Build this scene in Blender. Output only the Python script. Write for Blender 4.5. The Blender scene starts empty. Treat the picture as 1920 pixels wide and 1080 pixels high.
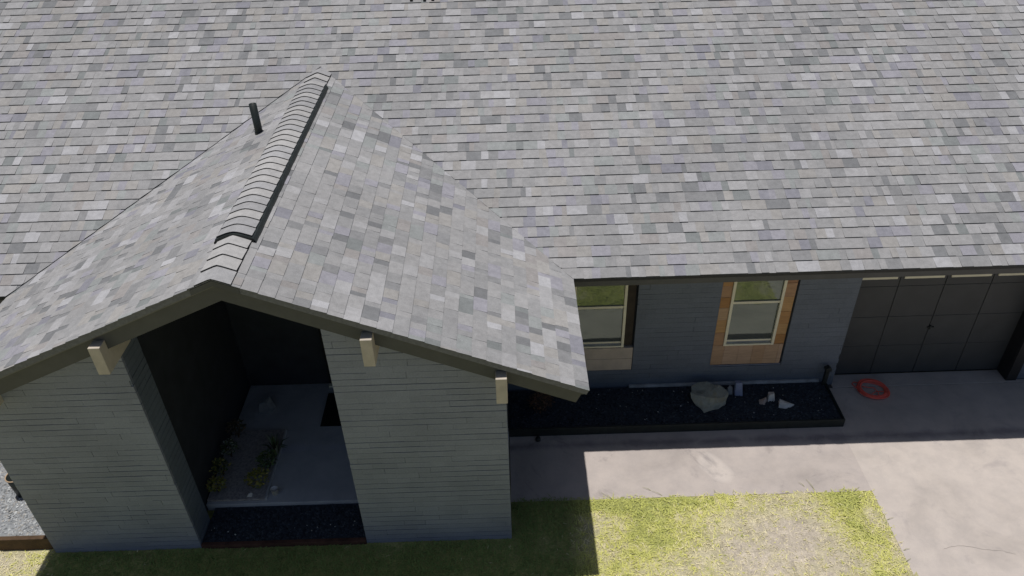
import bpy, bmesh, math, random
from mathutils import Vector, Matrix, noise
R = random.Random(11)
sc = bpy.context.scene
col = sc.collection

# ------------------------------------------------------------------ camera, sky, sun, exposure
cam_d = bpy.data.cameras.new("camera"); cam = bpy.data.objects.new("camera", cam_d); col.objects.link(cam)
cam_d.sensor_width = 36.0; cam_d.lens = 27.048; cam_d.clip_end = 2000.0
PITCH, ROLL = 0.625481213, -0.0310613203
_r = Vector((1, 0, 0)); _fw = Vector((0, math.cos(PITCH), -math.sin(PITCH))); _up = Vector((0, math.sin(PITCH), math.cos(PITCH)))
_x = _r*math.cos(ROLL) + _up*math.sin(ROLL); _y = -_r*math.sin(ROLL) + _up*math.cos(ROLL); _z = -_fw
cam.matrix_world = Matrix(((_x.x, _y.x, _z.x, 0), (_x.y, _y.y, _z.y, 0), (_x.z, _y.z, _z.z, 7.42), (0, 0, 0, 1)))
sc.camera = cam

SUN = Vector((-0.068, 0.0815, 1.0)).normalized()          # towards the sun
world = bpy.data.worlds.new("World"); sc.world = world; world.use_nodes = True
wt = world.node_tree; bg = wt.nodes["Background"]
sky = wt.nodes.new("ShaderNodeTexSky"); sky.sky_type = 'NISHITA'; sky.sun_disc = False
sky.sun_elevation = math.asin(SUN.z); sky.sun_rotation = math.atan2(SUN.x, SUN.y)
sky.air_density = 1.0; sky.dust_density = 1.5; sky.ozone_density = 1.0
wt.links.new(sky.outputs[0], bg.inputs[0]); bg.inputs[1].default_value = 0.05
sl = bpy.data.lights.new("sun", 'SUN'); so = bpy.data.objects.new("sun", sl); col.objects.link(so)
sl.energy = 3.6; sl.angle = math.radians(0.53); sl.color = (1.0, 0.972, 0.93)
so.rotation_euler = SUN.to_track_quat('Z', 'Y').to_euler(); so.location = (0, 20, 60)
vs = sc.view_settings; vs.view_transform = 'Standard'; vs.look = 'None'; vs.exposure = 0.0; vs.gamma = 1.0; vs.use_curve_mapping = False

# ------------------------------------------------------------------ materials
def new_mat(name):
    m = bpy.data.materials.new(name); m.use_nodes = True
    nt = m.node_tree; return m, nt, nt.nodes["Principled BSDF"]
def N(nt, kind, **kw):
    n = nt.nodes.new(kind)
    for k, v in kw.items(): setattr(n, k, v)
    return n
def noise_node(nt, scale, detail=6, rough=.6, coord='Object', dist=0.0, vec=None):
    t = N(nt, "ShaderNodeTexNoise"); t.inputs["Scale"].default_value = scale
    t.inputs["Detail"].default_value = detail; t.inputs["Roughness"].default_value = rough; t.inputs["Distortion"].default_value = dist
    if vec is None:
        g = N(nt, "ShaderNodeNewGeometry"); nt.links.new(g.outputs["Position"], t.inputs["Vector"])
    else: nt.links.new(vec, t.inputs["Vector"])
    return t
def ramp(nt, inp, stops):
    r = N(nt, "ShaderNodeValToRGB"); e = r.color_ramp.elements
    while len(e) < len(stops): e.new(0.5)
    for i, (p, c) in enumerate(stops): e[i].position = p; e[i].color = (*c, 1) if len(c) == 3 else c
    nt.links.new(inp, r.inputs[0]); return r
def mixc(nt, a, b, fac, mode='MIX'):
    m = N(nt, "ShaderNodeMix", data_type='RGBA', blend_type=mode)
    for s, v in ((m.inputs[0], fac), (m.inputs[6], a), (m.inputs[7], b)):
        if isinstance(v, (int, float)): s.default_value = v
        elif isinstance(v, tuple): s.default_value = (*v, 1)
        else: nt.links.new(v, s)
    return m.outputs[2]
def bump(nt, b, h, strength=.3, dist=.01):
    n = N(nt, "ShaderNodeBump"); n.inputs["Strength"].default_value = strength; n.inputs["Distance"].default_value = dist
    nt.links.new(h, n.inputs["Height"]); nt.links.new(n.outputs[0], b.inputs["Normal"])
def simple(name, c, rough=.7, var=.25, scale=6, bmp=.15, bscale=60, spec=.3, metal=0.0):
    m, nt, b = new_mat(name)
    t = noise_node(nt, scale)
    lo = tuple(x*(1-var) for x in c); hi = tuple(min(1, x*(1+var)) for x in c)
    r = ramp(nt, t.outputs[0], [(.3, lo), (.7, hi)])
    nt.links.new(r.outputs[0], b.inputs["Base Color"])
    b.inputs["Roughness"].default_value = rough; b.inputs["Specular IOR Level"].default_value = spec; b.inputs["Metallic"].default_value = metal
    if bmp:
        t2 = noise_node(nt, bscale); bump(nt, b, t2.outputs[0], bmp, .006)
    return m
def attr_mat(name, attr="tint", rough=.95, grain=.22, gscale=220, patch=.12, pscale=.7, bmp=.35, spec=.1, mid=.0):
    m, nt, b = new_mat(name)
    a = N(nt, "ShaderNodeAttribute", attribute_name=attr)
    t = noise_node(nt, gscale, 3, .7); p = noise_node(nt, pscale, 5, .6)
    r1 = ramp(nt, t.outputs[0], [(.3, (1-grain,)*3), (.7, (1+grain,)*3)])
    r2 = ramp(nt, p.outputs[0], [(.3, (1-patch,)*3), (.7, (1+patch,)*3)])
    md = noise_node(nt, 16, 4, .6); r3 = ramp(nt, md.outputs[0], [(.3, (1-mid,)*3), (.7, (1+mid,)*3)])
    c = mixc(nt, a.outputs["Color"], r1.outputs[0], 1.0, 'MULTIPLY'); c = mixc(nt, c, r3.outputs[0], 1.0, 'MULTIPLY'); c = mixc(nt, c, r2.outputs[0], 1.0, 'MULTIPLY')
    nt.links.new(c, b.inputs["Base Color"]); b.inputs["Roughness"].default_value = rough
    b.inputs["Specular IOR Level"].default_value = spec
    if bmp: bump(nt, b, t.outputs[0], bmp, .003)
    return m

M = {}
M['shingle'] = attr_mat("asphalt_shingle", mid=.11, patch=.09)
M['butt'] = simple("shingle_cut_edge", (.045, .046, .05), .95, .2, 30, 0)
M['butt_soft'] = simple("shingle_paler_edge", (.17, .17, .175), .95, .2, 30, 0)  # paler cut edge, fainter course lines on the gable
M['brick'] = attr_mat("painted_brick", rough=.62, grain=.10, gscale=60, patch=.10, pscale=1.3, bmp=.25, spec=.3)
M['mortar'] = simple("painted_mortar", (.17, .19, .24), .8, .15, 8)
M['brown_paint'] = simple("dark_brown_trim_paint", (.084, .084, .086), .55, .12, 5, .05)
M['drip'] = simple("drip_edge_metal", (.15, .145, .135), .45, .15, 5, 0)
M['beam_wood'] = simple("beam_wood", (.50, .44, .37), .7, .12, 9, .15, 40)
M['black_metal'] = simple("black_metal", (.018, .023, .022), .45, .3, 12, .05, 80, .4)
M['dark_wall'] = simple("charcoal_wall_paint", (.036, .040, .050), .7, .2, 4, .1)
M['door_black'] = simple("black_door_paint", (.02, .02, .022), .5, .2, 4, .03)
M['soffit'] = simple("soffit_paint", (.075, .07, .055), .7, .15, 4, .05)
M['cream'] = simple("cream_window_frame", (.76, .72, .56), .5, .08, 7, .03)
M['garage'] = simple("garage_door_paint", (.060, .064, .067), .5, .12, 3, .04)
M['pale_board'] = simple("pale_tan_board", (.50, .43, .36), .75, .15, 5, .15, 50)
M['dark_board'] = simple("dark_brown_board", (.045, .035, .026), .75, .3, 8, .15, 50)
M['timber'] = simple("brown_timber_edging", (.095, .058, .032), .85, .35, 7, .4, 60)
M['red_edge'] = simple("reddish_edging", (.085, .04, .028), .85, .4, 9, .4, 60)
M['mulch_base'] = simple("black_mulch_bed", (.034, .042, .055), .95, .4, 40, .8, 90)
M['brown_mulch'] = simple("brown_mulch_bed", (.36, .33, .32), .95, .4, 40, .8, 90)
M['mat_black'] = simple("black_door_mat", (.012, .012, .012), .95, .3, 40, .4, 150)
M['orange'] = simple("orange_cord_rubber", (.96, .15, .11), .5, .15, 20, 0)
M['tan_rim'] = simple("tan_pot_rim", (.45, .33, .22), .7, .2, 12, .1)
M['clay'] = simple("brown_clay", (.16, .085, .05), .8, .25, 10, .2)
M['bark'] = simple("stem_bark", (.07, .05, .03), .9, .3, 20, .2)
M['white_stone'] = simple("white_stone", (.62, .60, .58), .8, .15, 18, .3, 50)
M['pink_stone'] = simple("pinkish_stone", (.50, .40, .34), .8, .2, 18, .3, 50)
M['blue_stone'] = simple("bluish_stone", (.26, .29, .42), .8, .15, 14, .3, 50)
M['grey_stone'] = simple("grey_stone", (.25, .26, .27), .85, .2, 12, .4, 50)
M['leaf'] = attr_mat("leaf", rough=.6, grain=.1, gscale=40, bmp=0, spec=.3)
M['chip'] = attr_mat("mulch_chip", rough=.95, grain=.15, gscale=60, bmp=0)
M['pebble'] = attr_mat("pebble", rough=.9, grain=.15, gscale=90, bmp=.2)
M['blade'] = attr_mat("grass_blade", rough=.75, grain=.1, gscale=30, patch=.08, bmp=0, spec=.15)
M['soil'] = attr_mat("lawn_soil", rough=1, grain=.30, gscale=55, patch=.12, pscale=2.5, bmp=.5, spec=.05)

def boulder_mat():
    m, nt, b = new_mat("limestone_boulder")
    t = noise_node(nt, 7, 8, .65, dist=.6)
    r = ramp(nt, t.outputs[0], [(.3, (.20, .20, .165)), (.5, (.34, .345, .29)), (.72, (.30, .26, .17))])
    nt.links.new(r.outputs[0], b.inputs["Base Color"]); b.inputs["Roughness"].default_value = .9
    bump(nt, b, t.outputs[0], .6, .03); return m
M['boulder'] = boulder_mat()

def cedar_mat():
    m, nt, b = new_mat("cedar_board")
    a = N(nt, "ShaderNodeAttribute", attribute_name="tint")
    g = N(nt, "ShaderNodeNewGeometry"); mp = N(nt, "ShaderNodeMapping"); mp.inputs["Scale"].default_value = (3, 3, 40)
    nt.links.new(g.outputs["Position"], mp.inputs["Vector"])
    t = noise_node(nt, 2.0, 6, .65, vec=mp.outputs[0])
    r = ramp(nt, t.outputs[0], [(.3, (.8,)*3), (.7, (1.18,)*3)])
    nt.links.new(mixc(nt, a.outputs["Color"], r.outputs[0], 1.0, 'MULTIPLY'), b.inputs["Base Color"])
    b.inputs["Roughness"].default_value = .65; bump(nt, b, t.outputs[0], .2, .003); return m
M['cedar'] = cedar_mat()

def glass_mat():
    m, nt, b = new_mat("window_glass")
    out = nt.nodes["Material Output"]; nt.nodes.remove(b)
    gl = N(nt, "ShaderNodeBsdfGlossy"); gl.inputs["Roughness"].default_value = .015; gl.inputs["Color"].default_value = (.80, .95, .86, 1)
    df = N(nt, "ShaderNodeBsdfDiffuse"); df.inputs["Color"].default_value = (.07, .075, .07, 1)
    # panes are never perfectly flat
    t = noise_node(nt, 2.2, 2, .5); bp = N(nt, "ShaderNodeBump"); bp.inputs["Strength"].default_value = .06; bp.inputs["Distance"].default_value = .02
    nt.links.new(t.outputs[0], bp.inputs["Height"]); nt.links.new(bp.outputs[0], gl.inputs["Normal"])
    mx = N(nt, "ShaderNodeMixShader"); mx.inputs[0].default_value = .135
    nt.links.new(df.outputs[0], mx.inputs[1]); nt.links.new(gl.outputs[0], mx.inputs[2]); nt.links.new(mx.outputs[0], out.inputs[0]); return m
M['glass'] = glass_mat()

def concrete_mat(name, base, stain=.55, drip=.62):
    m, nt, b = new_mat(name)
    big = noise_node(nt, .9, 8, .62, dist=.4); mid = noise_node(nt, 4.5, 8, .65); fine = noise_node(nt, 130, 3, .7)
    c0 = ramp(nt, big.outputs[0], [(.28, tuple(x*.80 for x in base)), (.5, base), (.75, tuple(min(1, x*1.12) for x in base))])
    c1 = ramp(nt, mid.outputs[0], [(.25, (.86, .86, .87)), (.6, (1.02, 1.01, 1.0))])
    c2 = ramp(nt, fine.outputs[0], [(.3, (.92,)*3), (.7, (1.06,)*3)])
    c = mixc(nt, c0.outputs[0], c1.outputs[0], 1.0, 'MULTIPLY'); c = mixc(nt, c, c2.outputs[0], 1.0, 'MULTIPLY')
    # oil and water stains near the door and along the bed
    st = noise_node(nt, 1.7, 6, .7, dist=1.2)
    sr = ramp(nt, st.outputs[0], [(.56, (1, 1, 1)), (.70, (stain, stain, stain*1.03))])
    c = mixc(nt, c, sr.outputs[0], 1.0, 'MULTIPLY')
    g = N(nt, "ShaderNodeNewGeometry"); sp = N(nt, "ShaderNodeSeparateXYZ"); nt.links.new(g.outputs["Position"], sp.inputs[0])
    def mth(op, a, b_=None):
        n = N(nt, "ShaderNodeMath", operation=op)
        for i, v in enumerate((a, b_)):
            if v is None: continue
            if isinstance(v, (int, float)): n.inputs[i].default_value = v
            else: nt.links.new(v, n.inputs[i])
        return n.outputs[0]
    # damp dirt along the drip line of the eave
    dn = noise_node(nt, 1.9, 6, .7, dist=.8)
    dl = mth('SUBTRACT', 1.0, mth('DIVIDE', mth('ABSOLUTE', mth('SUBTRACT', sp.outputs[1], 6.80)), .17))
    dm = ramp(nt, mth('MULTIPLY', mth('MAXIMUM', dl, 0.0), dn.outputs[0]), [(.26, (1, 1, 1)), (.50, (drip, drip, drip*1.08))])
    c = mixc(nt, c, dm.outputs[0], 1.0, 'MULTIPLY')
    # sunlight reflected off the window, painted as a paler patch on the walk
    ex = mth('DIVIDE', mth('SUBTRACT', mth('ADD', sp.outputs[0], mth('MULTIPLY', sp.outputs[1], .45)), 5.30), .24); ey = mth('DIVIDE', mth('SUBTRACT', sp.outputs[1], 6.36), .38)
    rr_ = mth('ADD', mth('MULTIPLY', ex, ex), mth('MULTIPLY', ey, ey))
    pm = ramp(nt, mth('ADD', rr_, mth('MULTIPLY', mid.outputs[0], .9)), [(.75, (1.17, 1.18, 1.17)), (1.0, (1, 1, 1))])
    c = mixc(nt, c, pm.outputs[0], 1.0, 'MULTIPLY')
    nt.links.new(c, b.inputs["Base Color"]); b.inputs["Roughness"].default_value = .88; b.inputs["Specular IOR Level"].default_value = .2
    bump(nt, b, fine.outputs[0], .25, .004); return m
M['concrete'] = concrete_mat("driveway_concrete", (.505, .452, .415), .84)
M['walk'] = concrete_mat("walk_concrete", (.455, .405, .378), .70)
M['porch_concrete'] = concrete_mat("porch_concrete", (.48, .49, .51), .8, 1.0)
M['joint'] = simple("concrete_joint", (.10, .09, .085), .95, .3, 20, 0)
M['footing'] = simple("footing_concrete", (.40, .41, .42), .9, .3, 6, .3)

def ground_mat():
    m, nt, b = new_mat("far_lawn")
    t = noise_node(nt, .8, 8, .7); t2 = noise_node(nt, 25, 4, .7)
    r = ramp(nt, t.outputs[0], [(.3, (.30, .30, .13)), (.55, (.35, .34, .17)), (.75, (.39, .35, .24))])
    r2 = ramp(nt, t2.outputs[0], [(.3, (.75,)*3), (.7, (1.2,)*3)])
    nt.links.new(mixc(nt, r.outputs[0], r2.outputs[0], 1.0, 'MULTIPLY'), b.inputs["Base Color"]); b.inputs["Roughness"].default_value = 1; return m
M['ground'] = ground_mat()

# ------------------------------------------------------------------ mesh helpers
class MB:
    """collects faces with a per-face colour and material slot; build() links them as ONE mesh object"""
    def __init__(s): s.v = []; s.f = []; s.c = []; s.m = []
    def face(s, pts, c=(.5, .5, .5), m=0):
        n = len(s.v); s.v += [tuple(p) for p in pts]; s.f.append(tuple(range(n, n+len(pts)))); s.c.append((*c, 1.0)); s.m.append(m)
    def box(s, x0, x1, y0, y1, z0, z1, c=(.5, .5, .5), m=0):
        n = len(s.v)
        s.v += [(x0,y0,z0),(x1,y0,z0),(x1,y1,z0),(x0,y1,z0),(x0,y0,z1),(x1,y0,z1),(x1,y1,z1),(x0,y1,z1)]
        for q in ((3,2,1,0),(4,5,6,7),(0,1,5,4),(1,2,6,5),(2,3,7,6),(3,0,4,7)):
            s.f.append(tuple(n+i for i in q)); s.c.append((*c, 1.0)); s.m.append(m)
    def prism(s, poly, axis, a, b, c=(.5, .5, .5), m=0):
        """poly: 2-D outline; axis 'y': (x,z) swept in y; 'x': (y,z) swept in x; 'z': (x,y) swept in z"""
        def P(p, t): return {'y': (p[0], t, p[1]), 'x': (t, p[0], p[1]), 'z': (p[0], p[1], t)}[axis]
        k = len(poly)
        s.face([P(p, a) for p in poly], c, m); s.face([P(p, b) for p in reversed(poly)], c, m)
        for i in range(k):
            p, q = poly[i], poly[(i+1) % k]; s.face([P(q, a), P(p, a), P(p, b), P(q, b)], c, m)
    def tube(s, pts, rad, seg=6, c=(.5, .5, .5), m=0, closed=False, caps=True):
        n0 = len(s.v); K = len(pts); pts = [Vector(p) for p in pts]
        for i, p in enumerate(pts):
            a = pts[i-1] if (i or closed) else p; b = pts[(i+1) % K] if (i < K-1 or closed) else p
            d = (b-a).normalized(); u = d.cross(Vector((0, 0, 1)))
            if u.length < 1e-3: u = d.cross(Vector((1, 0, 0)))
            u.normalize(); w = d.cross(u); r = rad[i] if isinstance(rad, (list, tuple)) else rad
            s.v += [tuple(p + (u*math.cos(t)+w*math.sin(t))*r) for t in (2*math.pi*j/seg for j in range(seg))]
        for i in range(K if closed else K-1):
            a, b = n0+i*seg, n0+((i+1) % K)*seg
            for j in range(seg):
                s.f.append((a+j, a+(j+1) % seg, b+(j+1) % seg, b+j)); s.c.append((*c, 1.0)); s.m.append(m)
        if caps and not closed:
            s.f.append(tuple(n0+j for j in range(seg))); s.c.append((*c, 1)); s.m.append(m)
            s.f.append(tuple(n0+(K-1)*seg+j for j in range(seg))); s.c.append((*c, 1)); s.m.append(m)
    def lathe(s, cx, cy, prof, seg=20, c=(.5, .5, .5), m=0):
        n0 = len(s.v)
        for r, z in prof: s.v += [(cx+r*math.cos(2*math.pi*j/seg), cy+r*math.sin(2*math.pi*j/seg), z) for j in range(seg)]
        for i in range(len(prof)-1):
            for j in range(seg):
                a, b = n0+i*seg, n0+(i+1)*seg
                s.f.append((a+j, a+(j+1) % seg, b+(j+1) % seg, b+j)); s.c.append((*c, 1)); s.m.append(m)
    def build(s, name, mats, parent=None, smooth=False, bevel=0.0, fix=True):
        me = bpy.data.meshes.new(name); me.from_pydata(s.v, [], s.f)
        if not isinstance(mats, (list, tuple)): mats = [mats]
        for m in mats: me.materials.append(m)
        me.polygons.foreach_set("material_index", s.m)
        a = me.attributes.new("tint", 'FLOAT_COLOR', 'FACE'); a.data.foreach_set("color", [x for c in s.c for x in c])
        if smooth: me.polygons.foreach_set("use_smooth", [True]*len(me.polygons))
        if fix:
            bm = bmesh.new(); bm.from_mesh(me); bmesh.ops.recalc_face_normals(bm, faces=bm.faces); bm.to_mesh(me); bm.free()
        me.update(); o = bpy.data.objects.new(name, me); col.objects.link(o)
        if parent is not None: o.parent = parent; o.matrix_parent_inverse = parent.matrix_world.inverted()
        if bevel:
            bv = o.modifiers.new("bevel", 'BEVEL'); bv.width = bevel; bv.segments = 2; bv.limit_method = 'ANGLE'
        return o
def tag(o, label, cat, group=None, kind=None):
    if label: o['label'] = label
    if cat: o['category'] = cat
    if group: o['group'] = group
    if kind: o['kind'] = kind
    return o
def structure(o): o['kind'] = 'structure'; return o
def thing(name, label, cat, loc=(0, 0, 0), group=None):
    o = bpy.data.objects.new(name, None); o.empty_display_size = .2; col.objects.link(o); o.location = loc
    bpy.context.view_layer.update(); return tag(o, label, cat, group)

# ------------------------------------------------------------------ key dimensions (metres)
ZE, YE, PM = 2.539, 6.885, 0.4366                      # main eave height, eave line, pitch
YR = 12.7; ZR = ZE + PM*(YR-YE)                        # main ridge
XR, ZG, YB = -2.43, 3.896, 5.12                        # gable ridge x, height, front edge
XE, XL = 0.675, -5.536                                 # gable eaves
YA = YE + (ZG-ZE)/PM                                   # where the gable ridge meets the main slope
CS = 1/math.sqrt(1+PM*PM); SN = PM*CS
X0, X1 = -9.6, 9.8
YF, YFB, YW, YG = 5.42, 5.77, 7.76, 7.96

# ------------------------------------------------------------------ ground, paving
g = MB(); g.box(-300, 300, -300, 300, -.5, -.09); structure(g.build("ground", M['ground']))
g = MB(); g.box(-200, 200, -15.5, -6.5, -.4, -.06); structure(g.build("street", M['concrete']))

def lawn_tone(x, y):
    """0 bare thatch .. 1 lush"""
    n = noise.noise((x*1.1+3.7, y*1.1, 0))*.5 + noise.noise((x*3.1, y*3.1+9, 1))*.36 + noise.noise((x*9, y*9, 2))*.30
    t = .56 + n*.85
    t -= .75*math.exp(-(((x-2.95)/.62)**2 + ((y-5.15)/.62)**2))     # worn patch
    t += .34*math.exp(-((y-5.85)/.16)**2)*(1 if x < 2.3 else .2)     # greener by the walk
    t += .40*math.exp(-((x-3.82)/.20)**2)                            # and by the drive
    t += .28*math.exp(-((x-1.15)/.35)**2)
    if x < .85: t += .32*min(1, (.95-x)/.3)
    if x < -5.2: t -= .25
    return max(0.0, min(1.0, t))
def lerp(a, b, t): return tuple(p+(q-p)*t for p, q in zip(a, b))
def lawn_edge(y):                                                    # ragged right edge against the drive
    return 4.20 + .07*noise.noise((y*3.0, 5.5, 0)) + .035*noise.noise((y*14, 1.5, 0))

lw = MB(); step = .045; LX0, LX1, LY0, LY1 = -9.0, 4.25, 2.2, 5.955
nx, ny = int((LX1-LX0)/step), int((LY1-LY0)/step)
base = 0
for j in range(ny+1):
    for i in range(nx+1):
        x = LX0+(LX1-LX0)*i/nx; y = LY0+(LY1-LY0)*j/ny
        lw.v.append((x, y, -.004 + .009*noise.noise((x*6, y*6, 3)) + .006*noise.noise((x*19, y*19, 8))))
for j in range(ny):
    for i in range(nx):
        x = LX0+(LX1-LX0)*(i+.5)/nx; y = LY0+(LY1-LY0)*(j+.5)/ny
        a = j*(nx+1)+i; lw.f.append((a, a+1, a+nx+2, a+nx+1)); lw.m.append(0)
        t = lawn_tone(x, y)
        k = .9+.25*noise.noise((x*14, y*14, 4))
        c = lerp((.485, .425, .345), (.44, .42, .16), min(1, t*1.1)); c = lerp(c, (.27, .29, .10), max(0, min(1, (t-.75)*3))); c = lerp(c, (.26, .27, .10), max(0, min(1, (.75-x)/.2))*(.8 if x > -5.3 else 0)); lw.c.append((c[0]*k, c[1]*k, c[2]*k, 1))  # lush tone, plus the gable's shadow painted in as darker soil
structure(lw.build("lawn", M['soil'], fix=False, smooth=True))

def blades(n, rnd):
    b = MB()
    while n > 0:
        x = rnd.uniform(-6.6, 4.32); y = rnd.uniform(3.9, 6.02)
        if -5.27 < x < -.09 and y > 5.40: continue
        if x < -5.25 and y > 5.44: continue
        if x > lawn_edge(y): continue
        if y > 5.94 + .05*noise.noise((x*4, 2.2, 7)) + .03*noise.noise((x*17, 4.2, 7)): continue
        t = lawn_tone(x, y)
        if rnd.random() > .18+.9*t: continue
        n -= 1
        h = rnd.uniform(.009, .028)*(.6+.6*t); w = rnd.uniform(.005, .011)
        a = rnd.uniform(0, 6.283); lean = rnd.uniform(.8, 2.4)
        dx, dy = math.cos(a), math.sin(a); px, py = -dy*w/2, dx*w/2
        z = -.006; L = (.012+.8*h)*lean
        q = .5+.5*noise.noise((x*13, y*13, 11))+.35*noise.noise((x*31, y*31, 12))+rnd.uniform(-.15, .15)
        dead = q > .22+.66*t+(.2 if -5.3 < x < .7 else 0)
        u_ = max(0, min(1, .5+.9*noise.noise((x*17, y*17, 21))+rnd.uniform(-.15, .15)))
        if dead: c = lerp((.78, .71, .46), (.70, .61, .38), u_)
        else: c = lerp(lerp((.58, .58, .14), (.78, .75, .28), u_), (.47, .49, .14), max(0, min(1, (t-.72)*2.6))); c = c if dead else lerp(c, (.21, .28, .085), max(0, min(1, (.75-x)/.2))*(1 if x > -5.3 else 0))  # greener blades, darkened with the gable's shadow put into their colour
        if noise.noise((x*13, y*13, 31)) > .50: c = (c[0]*.62, c[1]*.68, c[2]*.6)
        b.face([(x-px, y-py, z), (x+px, y+py, z), (x+px*.7+dx*L*.45, y+py*.7+dy*L*.45, z+h*.75), (x-px*.7+dx*L*.45, y-py*.7+dy*L*.45, z+h*.75)], c)
        b.face([(x-px*.7+dx*L*.45, y-py*.7+dy*L*.45, z+h*.75), (x+px*.7+dx*L*.45, y+py*.7+dy*L*.45, z+h*.75), (x+dx*L, y+dy*L, z+h)], c)
    # long stray stems reaching over the walk
    for (x, y, a, L) in ((1.15, 5.9, 2.5, .20), (1.75, 5.93, 2.6, .18), (1.62, 6.02, 2.7, .14), (3.55, 5.92, 1.9, .22), (3.45, 6.0, 2.3, .12), (2.35, 5.93, 1.7, .08), (3.95, 5.9, .6, .15), (4.18, 5.5, .3, .12), (4.2, 5.1, .2, .1), (4.17, 4.95, .5, .1), (2.55, 5.94, 1.2, .07), (4.1, 5.75, 1.1, .12)):
        d = Vector((math.cos(a), math.sin(a), 0))
        b.tube([Vector((x, y, -.02)), Vector((x, y, .02))+d*L*.5, Vector((x, y, .012))+d*L], [.003, .0025, .001], 4, (.30, .31, .10))
    return b
gr = blades(52000, R).build("grass", M['blade'], fix=False)
tag(gr, "patchy yellow green grass in front of the house", "grass", kind='stuff')

# concrete: walk along the bed, garage apron, drive
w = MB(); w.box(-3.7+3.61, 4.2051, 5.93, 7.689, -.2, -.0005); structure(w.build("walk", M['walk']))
d = MB()
d.box(4.205, 11.5, -6.5, 7.69, -.2, 0); structure(d.build("driveway", M['concrete']))
d = MB(); d.box(4.37, 6.77, 7.702, 7.95, -.2, .004); d.box(6.77, 11.5, 7.702, 7.75, -.2, .004); structure(d.build("garage_apron", M['concrete'], bevel=.004))
d = MB(); d.box(4.10, 11.5, 7.60, 7.80, -.2, -.012); structure(d.build("apron_joint", M['joint']))
ck = MB(); cp = [(4.659, 5.104), (4.773, 5.134), (4.896, 5.143), (5.129, 5.08), (5.295, 5.06), (5.413, 5.009)]
for (xa, ya), (xb, yb) in zip(cp, cp[1:]):
    for i in range(6):
        t0, t1 = i/6, (i+1)/6; j0 = .012*noise.noise((xa*9+t0*7, ya*5, 1)); j1 = .012*noise.noise((xa*9+t1*7, ya*5, 1)); w_ = .0018+.0016*noise.noise((xa*5+t0*9, 3, 3))
        p0 = (xa+(xb-xa)*t0, ya+(yb-ya)*t0+j0); p1 = (xa+(xb-xa)*t1, ya+(yb-ya)*t1+j1)
        ck.face([(p0[0], p0[1]-w_, .003), (p1[0], p1[1]-w_, .003), (p1[0], p1[1]+w_, .003), (p0[0], p0[1]+w_, .003)])
structure(ck.build("driveway_crack", simple("concrete_crack", (.36, .32, .29), .95, .3, 20, 0)))
p = MB(); p.box(-3.70, -.10, 5.945, 8.0, -.2, .10); structure(p.build("porch_floor", M['porch_concrete'], bevel=.008))

# ------------------------------------------------------------------ the house
house = thing("brick_house", "low grey painted brick house with light grey shingle roof and a front porch gable", "house", (0, 8, 0))

PAL = [((.365, .362, .36), 6), ((.40, .398, .40), 3), ((.335, .335, .335), 5), ((.285, .287, .29), 2.4), ((.24, .245, .25), 2.0),
       ((.345, .34, .37), 1.7), ((.285, .285, .315), 1.2), ((.37, .36, .345), 2.2), ((.33, .345, .34), 1.3), ((.445, .445, .455), 1.3), ((.345, .33, .32), 1.0), ((.255, .27, .268), .8)]
PW = [w_ for _, w_ in PAL]
def pick(rnd, high):
    while True:
        c = rnd.choices(PAL, PW)[0][0]
        if high and c[1] < .29 and rnd.random() < .75: continue
        if not high and c[1] > .39 and rnd.random() < .8: continue
        k = rnd.uniform(.96, 1.04)*.84; g_ = sum(c)/3; c = tuple(g_+(x-g_)*1.05 for x in c); c = tuple(.325+(x-.325)*1.0 for x in c); return (c[0]*k*1.0, c[1]*k*.99, c[2]*k*1.0)

def clip(poly, planes):
    for (a, b, c) in planes:                            # keep a*u + b*v <= c
        out = []
        for i in range(len(poly)):
            p, q = poly[i], poly[(i+1) % len(poly)]
            dp, dq = a*p[0]+b*p[1]-c, a*q[0]+b*q[1]-c
            if dp <= 1e-9: out.append(p)
            if (dp < -1e-9 and dq > 1e-9) or (dp > 1e-9 and dq < -1e-9):
                t = dp/(dp-dq); out.append((p[0]+(q[0]-p[0])*t, p[1]+(q[1]-p[1])*t))
        poly = out
        if len(poly) < 3: return []
    return poly

def shingles(mb, org, ud, vd, nd, u0, u1, v1, regions, expo=.1435, seed=3, hi=.0115, lo=.0055, v_start=0.0, contrast=1.0):
    """laminated shingles in courses; regions: list of convex plane sets in (u,v)"""
    rnd = random.Random(seed); k = 0; v = v_start
    while v < v1:
        ve = min(v+expo, v1); u = u0 - rnd.uniform(0, .4); high = rnd.random() < .5
        wob = rnd.uniform(-.0025, .0025)
        while u < u1:
            wd = rnd.choice((.08, .10, .12, .14, .165, .20, .25)) * rnd.uniform(.9, 1.1)
            if not high: wd *= .72
            a, b = max(u, u0), min(u+wd, u1)
            if b > a:
                c = pick(rnd, high); gm_ = sum(c)/3; c = tuple(q_*max(.3, (.275+(gm_-.275)*contrast)/gm_) for q_ in c); h = (hi if high else lo)*rnd.uniform(.85, 1.1); dv = wob+rnd.uniform(-.002, .002)
                if rnd.random() < .45 and b-a > .2 and not high: dv += 0
                quad = [(a, max(0, v+dv)), (b, max(0, v+dv)), (b, ve+.004), (a, ve+.004)]
                for reg in regions:
                    poly = clip(quad, reg)
                    if not poly: continue
                    def P(q, z): return org + ud*q[0] + vd*q[1] + nd*z
                    def H(q): return h*(1-(q[1]-v)/(expo+.004))+.001
                    mb.face([P(q, H(q)) for q in poly], c, 0)
                    for i in range(len(poly)):
                        p_, q_ = poly[i], poly[(i+1) % len(poly)]
                        if p_[1] > ve and q_[1] > ve: continue
                        mb.face([P(p_, H(p_)), P(p_, -.004), P(q_, -.004), P(q_, H(q_))], c, 1)
            u += wd
            high = (not high) if rnd.random() < .72 else high
        v = ve; k += 1

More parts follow.
